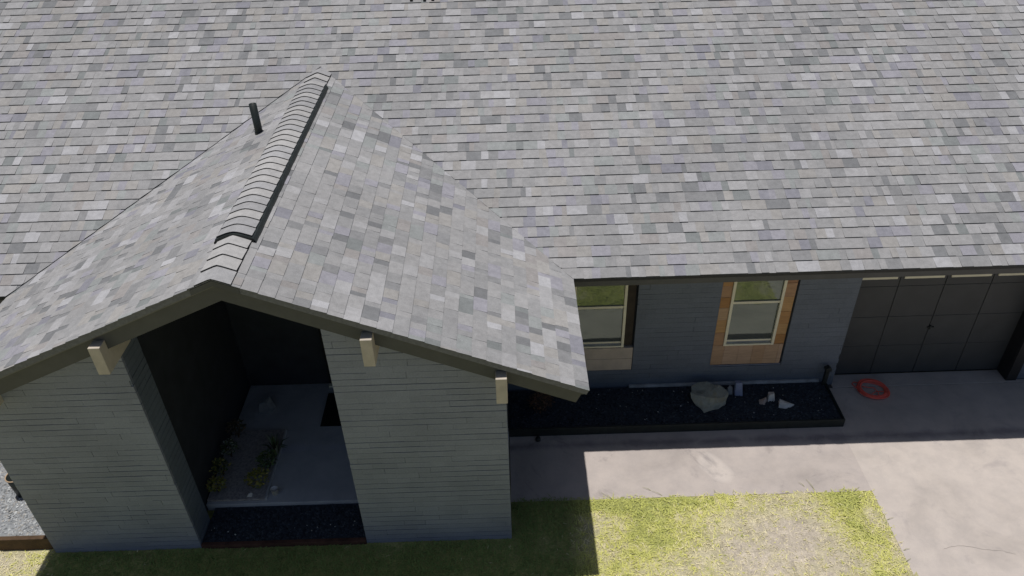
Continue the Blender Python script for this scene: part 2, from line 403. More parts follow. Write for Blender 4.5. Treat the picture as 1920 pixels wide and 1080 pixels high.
# main slope: u along +X, v up the slope
VX, VY, VZ = Vector((1, 0, 0)), Vector((0, CS, SN)), Vector((0, -SN, CS))
LM = (YR-YE)/CS; VA = (YA-YE)/CS
mb = MB()
ov = .02                                               # main shingles lap a little over the valley
# left of the left valley: line from (XL,0) to (XR,VA); right of the right valley
def vplane(xa, va, xb, vb, side):
    nx_, ny_ = (vb-va), -(xb-xa); l = math.hypot(nx_, ny_); nx_, ny_ = nx_/l, ny_/l
    c = nx_*xa+ny_*va
    return (nx_, ny_, c) if side > 0 else (-nx_, -ny_, -c)
# keep left of the line going up-right (normal points right/down): nx*u+ny*v <= c
# the left regions stop short of the valley by a finger, the right valley is closed
reg_left = [vplane(XL-.02, 0, XR-.02, VA, 1), (1, 0, XR)]
reg_right = [vplane(XE+.0, 0, XR+.0, VA, -1)[0:3], (-1, 0, -XR)]
pr = vplane(XE, 0, XR, VA, 1)
# choose orientation so that a far right point is kept
if pr[0]*9+pr[1]*0 > pr[2]: pr = (-pr[0], -pr[1], -pr[2])
reg_right = [pr, (-1, 0, -XR)]
pl = vplane(XL-.015, 0, XR-.015, VA, 1)
if pl[0]*-9+pl[1]*0 > pl[2]: pl = (-pl[0], -pl[1], -pl[2])
reg_left = [pl, (1, 0, XR)]
shingles(mb, Vector((0, YE, ZE)), VX, VY, VZ, X0, X1, LM, [reg_left, reg_right], seed=5)
# deck below, back slope and gable ends
dk = MB()
th = .06
def slab(pts, nrm, c=(.3, .3, .3), m=0):
    top = [Vector(p)+nrm*-.005 for p in pts]; bot = [Vector(p)-nrm*th for p in pts]
    mb.face(top, c, m); mb.face(list(reversed(bot)), c, 1)
    for i in range(len(pts)):
        j = (i+1) % len(pts); mb.face([top[i], bot[i], bot[j], top[j]], c, 1)
slab([(X0, YE, ZE), (X1, YE, ZE), (X1, YR, ZR), (X0, YR, ZR)], VZ)
BY = YR + (YR-YE)
slab([(X1, BY, ZE), (X0, BY, ZE), (X0, YR, ZR), (X1, YR, ZR)], Vector((0, SN, CS)))
roof = mb.build("roof", [M['shingle'], M['butt']], house, fix=False)
cap = MB()
for i in range(int((X1-X0)/.2)):
    x = X0+i*.2; c = pick(R, True)
    for sgn in (-1, 1):
        cap.face([(x, YR, ZR+.03), (x+.22, YR, ZR+.018), (x+.22, YR+sgn*.15, ZR+.018-.15*PM), (x, YR+sgn*.15, ZR+.03-.15*PM)], c)
cap.build("ridge_cap", M['shingle'], roof, fix=False)

# gable roof
mb = MB()
LG = (XE-XR)/CS
GRU = Vector((0, 1, 0)); GRV = Vector((-CS, 0, SN)); GRN = Vector((SN, 0, CS))
# right slope: u along +Y, v from eave up to the ridge; valley: y <= YE + (XE - x)
reg = [(1, -CS, YE+.012), (-1, 0, -YB)]
shingles(mb, Vector((XE, 0, ZE)), GRU, GRV, GRN, YB, YA+.1, LG, [reg], seed=21, hi=.007, lo=.0035, contrast=1.22)
LGL = (XR-XL)/CS; ZL = ZG-PM*(XR-XL)
GLV = Vector((CS, 0, SN)); GLN = Vector((-SN, 0, CS))
shingles(mb, Vector((XL, 0, ZL)), GRU, GLV, GLN, YB, YA+.1, LGL, [[(1, -CS, YE-.02), (-1, 0, -YB)]], seed=34, hi=.008, lo=.004, contrast=1.15)
slab([(XE, YB+.01, ZE), (XE, YE, ZE), (XR, YA, ZG), (XR, YB+.01, ZG)], GRN)
slab([(XL, YE, ZL), (XL, YB+.01, ZL), (XR, YB+.01, ZG), (XR, YA, ZG)], GLN)
gable = mb.build("gable_roof", [M['shingle'], M['butt_soft']], house, fix=False)

# ridge caps (bare caps at both ends, arched caps over the vent)
CAPC = [(c_[0]*1.03, c_[1]*1.02, c_[2]*1.02) for c_ in [(.35, .347, .345), (.37, .365, .36), (.33, .33, .335), (.36, .355, .35), (.295, .295, .30)]]
def capstrip(mb, ya, yb, half, lift, soft, c, butt=.013, mi=1):
    n = 10; rows = []
    for y, up in ((ya, lift+butt), (yb, lift+.002)):
        row = []
        for i in range(n+1):
            dx = -half+2*half*i/n
            z = ZG - PM*math.sqrt(dx*dx+soft*soft) + PM*soft*.55
            row.append(Vector((XR+dx, y, z+up)))
        rows.append(row)
    for i in range(n):
        a, b, c2, d2 = rows[0][i], rows[0][i+1], rows[1][i+1], rows[1][i]
        mb.face([a, b, c2, d2], c, 0)
        dz = Vector((0, 0, butt+.004)); mb.face([a-dz, b-dz, b, a], c, mi)
    for i in (0, n):
        a, d2 = rows[0][i], rows[1][i]; mb.face([a, d2, d2-Vector((0, 0, .014)), a-Vector((0, 0, butt+.014))], c, mi)
rc = MB()
for ya, yb in ((5.115, 5.33), (5.30, 5.50), (5.47, 5.68), (5.64, 5.82)):
    capstrip(rc, ya, yb, .150, .010, .012, R.choice(CAPC), butt=.018 if ya > 5.2 else .006)
rc.build("ridge_cap", [M['shingle'], M['butt']], gable, fix=False); rc = MB()
for ya in (9.40, 9.56, 9.74): capstrip(rc, ya, ya+.19, .150, .010, .012, R.choice(CAPC), butt=.018 if ya > 5.2 else .006)
rc.build("ridge_cap", [M['shingle'], M['butt']], gable, fix=False)
V0, V1 = 5.78, 9.42
rv = MB(); n = 12; hw = .170; pts = []
def vprof(dx, up): return ZG - PM*math.sqrt(dx*dx+.0035) + PM*.03 + up
xs = [-hw+2*hw*i/n for i in range(n+1)]
for y in (V0, V1): pts.append([(XR+dx, y, vprof(dx, .036)) for dx in xs] + [(XR+dx, y, vprof(dx, -.004)) for dx in reversed(xs)])
L2 = len(pts[0])
rv.face(pts[0]); rv.face(list(reversed(pts[1])))
for i in range(L2):
    j = (i+1) % L2; rv.face([pts[0][i], pts[1][i], pts[1][j], pts[0][j]])
for s in (-1, 1):                                       # louvre flange along each side
    x = XR+s*hw; xo = XR+s*(hw+.016)
    rv.face([(x, V0, vprof(hw, .03)), (x, V1, vprof(hw, .03)), (xo, V1, vprof(hw+.016, .012)), (xo, V0, vprof(hw+.016, .012))])
    rv.face([(xo, V0, vprof(hw+.016, .012)), (xo, V1, vprof(hw+.016, .012)), (xo, V1, vprof(hw+.016, -.02)), (xo, V0, vprof(hw+.016, -.02))])
vent = rv.build("ridge_vent", M['black_metal'], gable, fix=False)
vc = MB(); K = 27; st = (V1-V0)/K
for i in range(K):
    y = V0+.022+i*st; capstrip(vc, y, min(y+st+.01, V1+.02), .156, .0375, .06, R.choice(CAPC), butt=.0135)
vc.build("ridge_vent_cap", [M['shingle'], M['butt']], gable, fix=False)

# vent pipe through the left slope
px_, py_ = -2.905, 8.43; pz_ = ZG-PM*(XR-px_)
vp = MB(); vp.lathe(px_, py_, [(.044, pz_-.05), (.044, pz_+.355), (.036, pz_+.355), (.036, pz_+.1)], 20)
vp.lathe(px_, py_, [(.052, pz_-.035), (.050, pz_+.02), (.045, pz_+.03)], 20)
vp.build("vent_pipe", M['black_metal'], house, smooth=True)
# low black roof vent high on the main slope
rx, ry = -1.13, 11.25; rz = ZE+PM*(ry-YE)
rb = MB(); rb.prism([(ry-.10, rz-.05), (ry+.26, rz+.10), (ry+.26, rz+.24), (ry-.02, rz+.14)], 'x', rx-.16, rx+.16)
for q in (rx-.155, rx+.03, rx+.145): rb.box(q-.02, q+.02, ry-.14, ry-.06, rz-.05, rz+.01)
rb.build("roof_vent", M['black_metal'], house, bevel=.006)

# barge boards and the thin lighter moulding on top of them
BY0 = 5.195
def zb(x, t): return t - PM*abs(x-XR)
for s, xe_t, xe_b in ((1, XE-.030, XE-.112), (-1, XL+.030, XL+.112)):
    b = MB(); b.prism([(XR, 3.842), (xe_t, zb(xe_t, 3.842)), (xe_b, zb(xe_b, 3.632)), (XR, 3.632)] if s > 0 else [(XR, 3.632), (xe_b, zb(xe_b, 3.632)), (xe_t, zb(xe_t, 3.842)), (XR, 3.842)], 'y', BY0, BY0+.045)
    bb = b.build("bargeboard", M['brown_paint'], house)
    t_ = MB(); t_.prism([(XR, 3.852), (xe_t, zb(xe_t, 3.852)), (xe_t, zb(xe_t, 3.80)), (XR, 3.80)] if s > 0 else [(XR, 3.80), (xe_t, zb(xe_t, 3.80)), (xe_t, zb(xe_t, 3.852)), (XR, 3.852)], 'y', BY0-.022, BY0-.002)
    t_.build("trim_strip", M['drip'], bb)
pk = MB(); pk.prism([(XR-.20, zb(XR-.20, 3.884)), (XR-.20, zb(XR-.20, 3.83)), (XR, 3.83), (XR+.20, zb(XR+.20, 3.83)), (XR+.20, zb(XR+.20, 3.884)), (XR, 3.884)], 'y', YB+.002, BY0-.024)
pk.build("peak_block", M['brown_paint'], house)
# eave fascias
for (xa, xb, xc_, xd) in ((XE-.06, X1, XE-.06, X1-.2), (X0, XL, X0+.2, XL)):
    f_ = MB(); f_.box(xa, xb, YE+.03, YE+.07, ZE-.125, ZE-.035); f_.build("fascia", M['brown_paint'], house)
    s_ = MB(); s_.box(xc_, xd, YE+.07, 7.95, ZE-.13, ZE-.115); s_.build("soffit", M['soffit'], house)
for (xa, xb, zz) in ((XE-.075, XE-.035, ZE), (XL+.035, XL+.075, ZL)):
    f_ = MB(); f_.box(xa, xb, BY0+.05, YE+.03, zz-.16, zz-.05); f_.build("gable_fascia", M['brown_paint'], house)

# beams that carry the gable overhang
for xc in (-4.94, -3.59, -1.265, -.122):
    zt = ZG-PM*abs(xc-XR)-.142
    b = MB(); b.box(xc-.051, xc+.051, 5.085, 5.55, zt-.30, zt)
    b.build("beam", M['beam_wood'], house, bevel=.004)

# bricks ------------------------------------------------------------
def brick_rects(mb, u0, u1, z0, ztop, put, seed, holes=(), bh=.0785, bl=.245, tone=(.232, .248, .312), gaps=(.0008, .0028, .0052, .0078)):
    """running bond of long bricks; put(ua,ub,za,zb,proud,colour); ztop(u) gives the raked top"""
    rnd = random.Random(seed); k = 0; z = z0
    k0 = rnd.random()
    zmax = max(ztop(u0), ztop(u1), ztop((u0+u1)/2), ztop(min(max(XR, u0), u1)))
    while z < zmax:
        u = u0 - (0 if k % 2 else bl/2) - rnd.uniform(0, .05)
        while u < u1:
            L = bl*rnd.uniform(.94, 1.06)
            a, b = max(u, u0), min(u+L, u1)
            u += L
            if b-a < .02: continue
            gn = .08+noise.noise((a*1.1, z*6.5, seed))+rnd.uniform(-.07, .07); gb = gaps[0 if gn < -.25 else 1 if gn < .05 else 2 if gn < .32 else 3]; gs = rnd.choices((.0004, .0016, .004), (9, 2, 1))[0]
            za, zb_ = z+gb, min(z+bh, ztop(a), ztop(b))
            if zb_-za < .01: continue
            segs = [(a+gs, b)]
            for (hx0, hx1, hz0, hz1) in holes:
                if z+bh <= hz0+.001 or z >= hz1: continue
                ns = []
                for (p0, p1) in segs:
                    if p1 <= hx0 or p0 >= hx1: ns.append((p0, p1)); continue
                    if p0 < hx0: ns.append((p0, hx0))
                    if p1 > hx1: ns.append((hx1, p1))
                segs = ns
            for (p0, p1) in segs:
                if p1-p0 > .008:
                    q = rnd.uniform(.955, 1.045); put(p0, p1, za, zb_, rnd.uniform(-.0006, .0006), tuple(t*q for t in tone))
        z += bh; k += 1
def roof_under(x): return ZG-PM*abs(x-XR)-.09
BR = [M['brick'], M['mortar']]; WT = (.132, .155, .195); WG = (.0008, .0012, .002, .003)  # WT: same paint, shade of facade and pillar returns put into its tone
def pillar(x0, x1, seed):
    mb = MB()
    brick_rects(mb, x0, x1, -.10, roof_under, lambda a, b, za, zb_, q, c: mb.box(a, b, YF+q, YF+.03, za, zb_, c), seed)
    xs_ = sorted({x0+.006, x1-.006} | ({XR} if x0 < XR < x1 else set()))
    core = [(x0+.006, -.1)] + [(x1-.006, -.1)] + [(x, roof_under(x)) for x in reversed(xs_)]
    mb.prism(core, 'y', YF+.010, YFB, (.1, .1, .1), 1)
    # returns
    for xx, sg in ((x0, -1), (x1, 1)):
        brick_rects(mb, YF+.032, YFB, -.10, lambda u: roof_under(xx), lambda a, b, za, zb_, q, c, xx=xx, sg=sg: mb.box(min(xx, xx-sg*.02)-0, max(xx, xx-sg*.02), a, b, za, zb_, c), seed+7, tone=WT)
    return mb.build("brick_pillar", BR, house, fix=False)
pillar(-5.27, -3.61, 41); pillar(-1.735, -.090, 42)

# main facade
WIN1 = (.655, 1.585, .400, 2.38); WIN2 = (2.635, 3.600, .415, 2.38)
mb = MB()
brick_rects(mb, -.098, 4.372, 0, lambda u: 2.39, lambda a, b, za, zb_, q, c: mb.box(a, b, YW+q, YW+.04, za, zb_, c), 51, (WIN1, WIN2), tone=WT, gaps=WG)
prev = -.098
for (a, b, z0, z1) in (WIN1, WIN2):
    mb.box(prev, a-.002, YW+.012, 8.2, 0, 2.39, (.1,)*3, 1); mb.box(a-.002, b+.002, YW+.012, 8.2, 0, z0-.002, (.1,)*3, 1); prev = b+.002
mb.box(prev, 4.366, YW+.012, 8.2, 0, 2.39, (.1,)*3, 1)
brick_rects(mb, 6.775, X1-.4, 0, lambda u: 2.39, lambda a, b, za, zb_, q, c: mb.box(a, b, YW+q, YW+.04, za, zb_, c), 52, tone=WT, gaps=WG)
mb.box(6.781, X1-.4, YW+.012, 8.2, 0, 2.39, (.1,)*3, 1)
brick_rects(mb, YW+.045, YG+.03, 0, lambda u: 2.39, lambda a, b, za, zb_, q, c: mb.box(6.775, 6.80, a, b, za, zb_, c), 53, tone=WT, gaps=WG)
mb.build("wall", BR, house, fix=False)
# the other walls (behind, sides) and the header over the garage door
mb = MB()
mb.box(X0+.4, X0+.6, YG, BY-.8, 0, 2.39); mb.box(X1-.6, X1-.4, 8.21, BY-.8, 0, 2.39); mb.box(X0+.6, X1-.6, BY-1.0, BY-.8, 0, 2.39)
for xx in (X0+.42, X1-.58):
    mb.prism([(YG+.2, 2.39), (BY-.9, 2.39), (YR, ZR-.18)], 'x', xx, xx+.15)
mb.box(X0+.4, -5.27, YG, YG+.2, 0, 2.39)
mb.box(4.366, 6.781, YG+.05, 8.2, 2.02, 2.39)
mb.build("rear_wall", M['dark_wall'], house)
# porch side and back walls
mb = MB()
mb.box(-5.25, -3.71, YFB+.002, 8.05, -.1, 2.45)
mb.prism([(-5.25, 2.45), (-3.71, 2.45), (-3.71, roof_under(-3.71)), (-5.25, roof_under(-5.25))], 'y', YFB+.002, 8.05)
mb.prism([(-3.708, .1), (-.10, .1), (-.10, roof_under(-.1)), (XR, roof_under(XR)), (-3.708, roof_under(-3.708))], 'y', 8.0, 8.15)
mb.box(-.26, -.10, 7.03, 7.758, -.1, 2.42)  # unseen side return, added to darken the back corner of the porch
mb.build("porch_wall", M['dark_wall'], house, fix=True)
dr = MB(); dr.box(-2.58, -1.64, 7.955, 7.998, .12, 2.18)
for zz in (.28, .98, 1.62):
    for xx in (-2.47, -2.06): dr.box(xx, xx+.33, 7.945, 7.953, zz, zz+.48)
door = dr.build("front_door", M['door_black'], house, bevel=.004)
hd = MB(); hd.tube([(-1.74, 7.94, 1.05), (-1.74, 7.90, 1.05), (-1.84, 7.89, 1.05)], .012, 8); hd.build("handle", M['black_metal'], door)
ts = MB(); ts.box(-2.585, -1.60, 7.90, 7.954, .101, .135); ts.build("threshold", M['cream'], house, bevel=.004)
# footing strip showing along the foot of the facade
ft = MB(); ft.box(1.56, 4.16, 7.715, 7.752, .0, .135); ft.build("foundation", M['footing'], house, bevel=.004)

# windows ------------------------------------------------------------
def window(x0, x1, z0, zmid, y, top=2.30):
    """x0..x1 outer frame; returns the window part"""
    fw = .036
    f = MB()
    f.box(x0, x0+fw, y-.030, y+.02, z0, top); f.box(x1-fw, x1, y-.030, y+.02, z0, top)
    f.box(x0+fw, x1-fw, y-.028, y+.02, z0, z0+.026); f.box(x0+fw, x1-fw, y-.028, y+.02, top-fw, top)
    win = f.build("window", M['cream'], house, bevel=.003)
    r = MB(); r.box(x0+fw, x1-fw, y-.022, y+.012, zmid, zmid+.036)
    r.build("meeting_rail", M['cream'], win, bevel=.003)
    s = MB(); s.box(x0+fw, x1-fw, y-.006, y+.014, z0+.060, z0+.085); s.build("sash_rail", M['cream'], win, bevel=.002)
    p = MB(); p.box(x0+fw, x1-fw, y+.004, y+.010, z0+.086, zmid); p.build("pane", M['glass'], win)
    p = MB(); p.box(x0+fw, x1-fw, y-.004, y+.002, zmid+.036, top-fw); p.build("pane", M['glass'], win)
    k = MB(); k.box(x0+fw, x1-fw, y+.000, y+.012, z0+.026, z0+.060); k.build("track", M['grey_stone'], win)
    return win
YS = 7.800
def cedar_tint(rnd): return rnd.choice([(.42, .225, .085), (.46, .27, .115), (.36, .18, .06), (.40, .235, .13), (.33, .17, .09), (.44, .29, .17)])
w2 = window(2.772, 3.440, .757, 1.446, YS-.010)
sb = MB(); rr = random.Random(6)
for (xa, xb) in ((2.640, 2.770), (3.442, 3.578)):
    z = .757
    while z < 2.37:
        h = rr.uniform(.12, .24); h = min(h, 2.37-z); q = rr.uniform(0, .006)
        sb.box(xa, xb, YS-.022-q, YS+.03, z+.002, z+h, cedar_tint(rr)); z += h
x = 2.640
while x < 3.57:
    wd = min(rr.uniform(.13, .24), 3.578-x); 
    if 3.578-(x+wd) < .05: wd = 3.578-x
    sb.box(x, x+wd-.001, YS-.024-rr.uniform(0, .003), YS+.03, .420, .755, rr.choice([(.43, .29, .19), (.41, .265, .165), (.45, .31, .215)])); x += wd
cs = sb.build("cedar_surround", M['cedar'], house, bevel=.003); cs['label'] = "orange brown cedar boards round the window"
w1 = window(.770, 1.450, .790, 1.437, YS-.010)
db = MB(); db.box(1.452, 1.560, YS-.016, YS+.03, .805, 2.37); db.box(.660, .768, YS-.016, YS+.03, .805, 2.37); db.build("side_trim", M['dark_board'], w1, bevel=.003)
pb = MB(); pb.box(.660, 1.574, YS-.050, YS+.03, .405, .60); pb.box(.660, 1.574, YS-.048, YS+.03, .602, .787); pb.build("sill_board", M['pale_board'], w1, bevel=.004)
# reveal backs so nothing shows through behind the frames
bk = MB(); bk.box(.62, 1.62, YS+.04, YS+.06, .35, 2.38); bk.box(2.60, 3.64, YS+.04, YS+.06, .35, 2.38); bk.build("window_backing", M['dark_wall'], house)

# garage door: four columns, four sections, a row of lights at the top
gd = MB(); GX0, GX1 = 4.374, 6.772; cw = (GX1-GX0)/4; gh = .5
for r_ in range(4):
    for c_ in range(4):
        a = GX0+c_*cw; z = r_*gh+.01
        gd.box(a+.005, a+cw-.005, YG, YG+.03, z+.0015, z+gh-.0015)
gd.box(GX0, GX1, YG+.012, YG+.045, .0, 2.02)
garage = gd.build("garage_door", M['garage'], house, bevel=.004)
for c_ in range(4):
    a = GX0+c_*cw+.045; b = GX0+(c_+1)*cw-.045
    f = MB(); f.box(a, b, YG-.016, YG-.001, 1.635, 1.700); f.box(a, b, YG-.016, YG-.001, 1.93, 1.96); f.box(a, a+.03, YG-.016, YG-.001, 1.70, 1.93); f.box(b-.03, b, YG-.016, YG-.001, 1.70, 1.93)
    gw = f.build("garage_window", M['cream'], garage, bevel=.002)
    p = MB(); p.box(a+.03, b-.03, YG-.006, YG-.002, 1.70, 1.93); p.build("pane", M['glass'], gw)
h = MB(); h.box(5.545, 5.635, YG-.016, YG-.001, .805, .825); h.box(5.575, 5.595, YG-.022, YG-.001, .785, .845); h.build("handle", M['black_metal'], garage, bevel=.003)
jb = MB(); jb.box(6.757, 6.773, 7.752, YG+.02, .006, 2.0); jb.box(6.760, 6.90, 7.725, 7.752, .006, 2.36); jb.build("pier_shade_board", M['door_black'], house, bevel=.003)  # black board added over the pier side in place of its shade
sl_ = MB(); sl_.box(GX0, GX1, YG-.004, YG+.03, .004, .012); sl_.build("bottom_seal", M['mat_black'], garage)

# ------------------------------------------------------------------ beds, edgings
def scatter(name, n, area, mat, size, cols, seed, flat=.5, z=0, label=None, cat=None, inside=None):
    rnd = random.Random(seed); b = MB(); x0, x1, y0, y1 = area
    while n > 0:
        x, y = rnd.uniform(x0, x1), rnd.uniform(y0, y1)
        if inside and not inside(x, y): continue
        n -= 1
        s = rnd.uniform(*size); a = rnd.uniform(0, 6.28); e = rnd.uniform(.4, 1)
        c = rnd.choice(cols); k = rnd.uniform(.75, 1.25); c = tuple(q*k for q in c)
        zc = z + noise.noise((x*5, y*5, 1))*.008
        P = []
        for (u, v) in ((1, 0), (0, 1), (-1, 0), (0, -1)):
            P.append((x+s*(u*math.cos(a)-v*e*math.sin(a)), y+s*(u*math.sin(a)+v*e*math.cos(a)), zc+rnd.uniform(0, s*.5)))
        T = (x+rnd.uniform(-.2, .2)*s, y+rnd.uniform(-.2, .2)*s, zc+s*flat*2)
        for i in range(4): b.face([P[i], P[(i+1) % 4], T], c)
    o = b.build(name, mat, fix=False)
    return tag(o, label, cat, kind='stuff')
BLK = [(.035, .043, .056), (.05, .06, .075), (.026, .031, .04), (.065, .075, .09)]
# bed along the facade
pb_ = thing("planting_bed", "long low black edged bed of dark mulch under the front windows", "planting bed", (2, 7.3, 0))
e = MB(); e.box(-.096, 4.245, 6.968, 6.992, .001, .132); e.box(4.221, 4.245, 6.992, 7.70, .001, .132); e.build("edging", M['black_metal'], pb_, bevel=.003)
e = MB(); e.box(-.096, 4.22, 6.993, 7.714, .003, .098); e.build("mulch", M['mulch_base'], pb_)
scatter("mulch", 5000, (-.07, 4.21, 7.0, 7.70), M['chip'], (.008, .024), BLK, 71, .35, .098, "black mulch chips in the bed under the windows", "mulch")
# bed between the porch pillars
fb = thing("porch_front_bed", "narrow bed of black mulch between the two brick pillars", "planting bed", (-2.7, 5.7, 0))
e = MB(); e.box(-3.60, -1.745, 5.455, 5.943, -.06, .045); e.build("mulch", M['mulch_base'], fb)
e = MB(); e.box(-3.605, -1.74, 5.405, 5.453, -.08, .060); e.build("edging", M['red_edge'], fb, bevel=.006)
scatter("mulch", 2600, (-3.59, -1.75, 5.46, 5.93), M['chip'], (.008, .022), BLK, 72, .35, .045, "black mulch chips between the porch pillars", "mulch")
WHT = [(.55, .55, .52), (.45, .44, .40), (.6, .58, .55)]
scatter("gravel", 34, (.3, 4.2, 7.03, 7.68), M['pebble'], (.006, .013), WHT, 73, .6, .112, "scattered white chips lying on the window bed mulch", "gravel")
scatter("gravel", 13, (-3.55, -1.78, 5.50, 5.72), M['pebble'], (.006, .013), WHT, 74, .6, .058, "scattered white chips lying on the porch bed mulch", "gravel")
# gravel yard beside the left pillar
gy = MB(); gy.box(-9.2, -5.275, 5.53, 7.9, -.2, .158); structure(gy.build("gravel_base", M['grey_stone']))
scatter("gravel", 9000, (-7.4, -5.28, 5.55, 7.4), M['pebble'], (.010, .022), [(.42, .43, .44), (.34, .35, .36), (.52, .53, .53), (.26, .27, .28), (.40, .38, .35)], 75, .45, .156, "light grey crushed gravel beside the left pillar", "gravel")
te = MB(); te.box(-9.2, -5.285, 5.470, 5.525, -.08, .185)
tag(te.build("timber_edging", M['timber'], bevel=.006), "brown timber edging board holding the light gravel", "edging")
# slim bed on the porch floor
ib = thing("porch_planter", "long brown planting strip on the porch floor by the dark wall", "planting bed", (-3.3, 6.8, .1))
e = MB(); e.box(-3.69, -3.01, 5.985, 7.10, .102, .135); e.build("mulch", M['brown_mulch'], ib)
e = MB(); e.box(-3.008, -2.985, 5.985, 7.10, .102, .142); e.build("edging", M['porch_concrete'], ib, bevel=.003)

# ------------------------------------------------------------------ plants
def leafy(name, label, x, y, z, r, h, n, cols, seed, group, spiky=False):
    rnd = random.Random(seed); t = thing(name, label, "plant", (x, y, z), group)
    s = MB()
    for i in range(5):
        a = rnd.uniform(0, 6.28); s.tube([(x, y, z), (x+math.cos(a)*r*.3, y+math.sin(a)*r*.3, z+h*.5), (x+math.cos(a)*r*.6, y+math.sin(a)*r*.6, z+h*.85)], [.006, .004, .002], 5)
    s.build("stem", M['bark'], t)
    f = MB()
    for i in range(n):
        c = rnd.choice(cols); k = rnd.uniform(.7, 1.3); c = tuple(q*k for q in c)
        if spiky:
            a = rnd.uniform(0, 6.28); L = h*rnd.uniform(.7, 1.2); lean = rnd.uniform(.15, .8)
            d = Vector((math.cos(a), math.sin(a), 0)); sd = Vector((-d.y, d.x, 0))*.011; b0 = Vector((x, y, z))+d*.015
            m_ = b0+d*L*lean*.5+Vector((0, 0, L*.65)); tp = b0+d*L*lean+Vector((0, 0, L*(1-.5*lean)))
            f.face([b0-sd, b0+sd, m_+sd, m_-sd], c); f.face([m_-sd, m_+sd, tp], c)
        else:
            th_, ph = rnd.uniform(0, 6.28), math.acos(rnd.uniform(-.2, 1)); q = rnd.uniform(.35, 1)**.6
            p0 = Vector((x+r*q*math.sin(ph)*math.cos(th_), y+r*q*math.sin(ph)*math.sin(th_), z+.03+h*.5*(1+q*math.cos(ph))))
            a = rnd.uniform(0, 6.28); L = rnd.uniform(.02, .045); d = Vector((math.cos(a), math.sin(a), rnd.uniform(-.5, .6))).normalized(); sd = d.cross(Vector((rnd.uniform(-.4, .4), rnd.uniform(-.4, .4), 1))).normalized()*L*.35
            f.face([p0, p0+d*L*.5+sd, p0+d*L, p0+d*L*.5-sd], c)
    f.build("foliage", M['leaf'], t, fix=False); return t
GRN = [(.10, .15, .06), (.14, .17, .06), (.07, .11, .05)]; YEL = [(.32, .30, .06), (.38, .31, .10), (.20, .22, .06)]; PAL_ = [(.32, .34, .28), (.48, .48, .40), (.18, .20, .14)]
pg = "plants along the porch planter"
leafy("porch_plant", "yellow green low plant at the front left corner of the porch planter", -3.58, 6.10, .135, .11, .20, 170, YEL, 1, pg)
leafy("porch_plant", "second plant from the front along the porch wall, olive leaves", -3.60, 6.36, .135, .11, .24, 170, GRN+YEL, 2, pg)
leafy("porch_plant", "pale leafed plant third from the front along the porch wall", -3.58, 6.66, .135, .11, .24, 170, PAL_+GRN, 3, pg)
leafy("porch_plant", "rearmost plant along the porch wall, brownish leaf tips", -3.58, 6.98, .135, .12, .26, 170, [(.15, .11, .07), (.06, .07, .03), (.2, .16, .12)], 4, pg)
leafy("porch_plant", "bright yellow green mound beside the little white pot", -3.12, 6.20, .135, .15, .17, 220, YEL, 5, pg)
leafy("porch_plant", "dark green bushy plant in the middle of the planter's right edge", -3.06, 6.45, .135, .13, .22, 200, GRN, 6, pg)
leafy("spiky_plant", "spiky plant with one pale curved blade on the porch planter", -3.02, 6.68, .135, .10, .30, 26, PAL_+GRN, 7, pg, True)
leafy("bed_shrub", "round brown dried shrub in the bed behind the right pillar", .33, 7.32, .10, .17, .30, 420, [(.13, .075, .05), (.17, .10, .07), (.08, .05, .035)], 8, None)

# ------------------------------------------------------------------ stones and small things
def hull(name, pts, mat, label, cat, group=None, rough=0.0, seed=1, sub=0):
    bm = bmesh.new()
    for p in pts: bm.verts.new(p)
    bmesh.ops.convex_hull(bm, input=bm.verts)
    loose = [v for v in bm.verts if not v.link_faces]
    bmesh.ops.delete(bm, geom=loose, context='VERTS')
    bmesh.ops.triangulate(bm, faces=bm.faces)
    for _ in range(sub):
        bmesh.ops.subdivide_edges(bm, edges=bm.edges, cuts=1, use_grid_fill=True)
        for v in bm.verts: v.co += Vector(noise.noise_vector(v.co*9+Vector((seed, 0, 0))))*rough
    bmesh.ops.recalc_face_normals(bm, faces=bm.faces)
    me = bpy.data.meshes.new(name); bm.to_mesh(me); bm.free(); me.materials.append(mat)
    o = bpy.data.objects.new(name, me); col.objects.link(o); return tag(o, label, cat, group)
hull("boulder", [(2.310, 7.444, 0.228), (2.400, 7.580, 0.247), (2.560, 7.628, 0.253), (2.660, 7.580, 0.247), (2.800, 7.540, 0.226), (2.850, 7.452, 0.202), (2.800, 7.388, 0.202), (2.580, 7.348, 0.221), (2.440, 7.340, 0.202), (2.330, 7.388, 0.197),
                 (2.440, 7.236, 0.1), (2.490, 7.180, 0.095), (2.560, 7.212, 0.09), (2.600, 7.292, 0.127), (2.780, 7.316, 0.133), (2.660, 7.292, 0.09), (2.790, 7.340, 0.09), (2.820, 7.468, 0.09), (2.700, 7.580, 0.09), (2.460, 7.564, 0.09), (2.380, 7.388, 0.12), (2.430, 7.276, 0.148)],
     M['boulder'], "large pale rough boulder in the dark bed", "boulder", rough=.026, seed=3, sub=2)
hull("stone", [(2.955, 7.50, .10), (3.055, 7.48, .10), (2.95, 7.56, .10), (3.07, 7.55, .10), (2.955, 7.54, .29), (3.035, 7.53, .30), (2.96, 7.60, .28), (3.03, 7.60, .28)], M['blue_stone'], "upright bluish block standing right of the boulder", "stone", rough=.004, sub=1)
hull("stone", [(2.86, 7.53, .09), (2.93, 7.52, .09), (2.92, 7.62, .09), (2.86, 7.62, .09), (2.87, 7.56, .20), (2.93, 7.57, .19), (2.90, 7.60, .21)], M['grey_stone'], "small grey stone wedged between boulder and bluish block", "stone", rough=.005, sub=1)
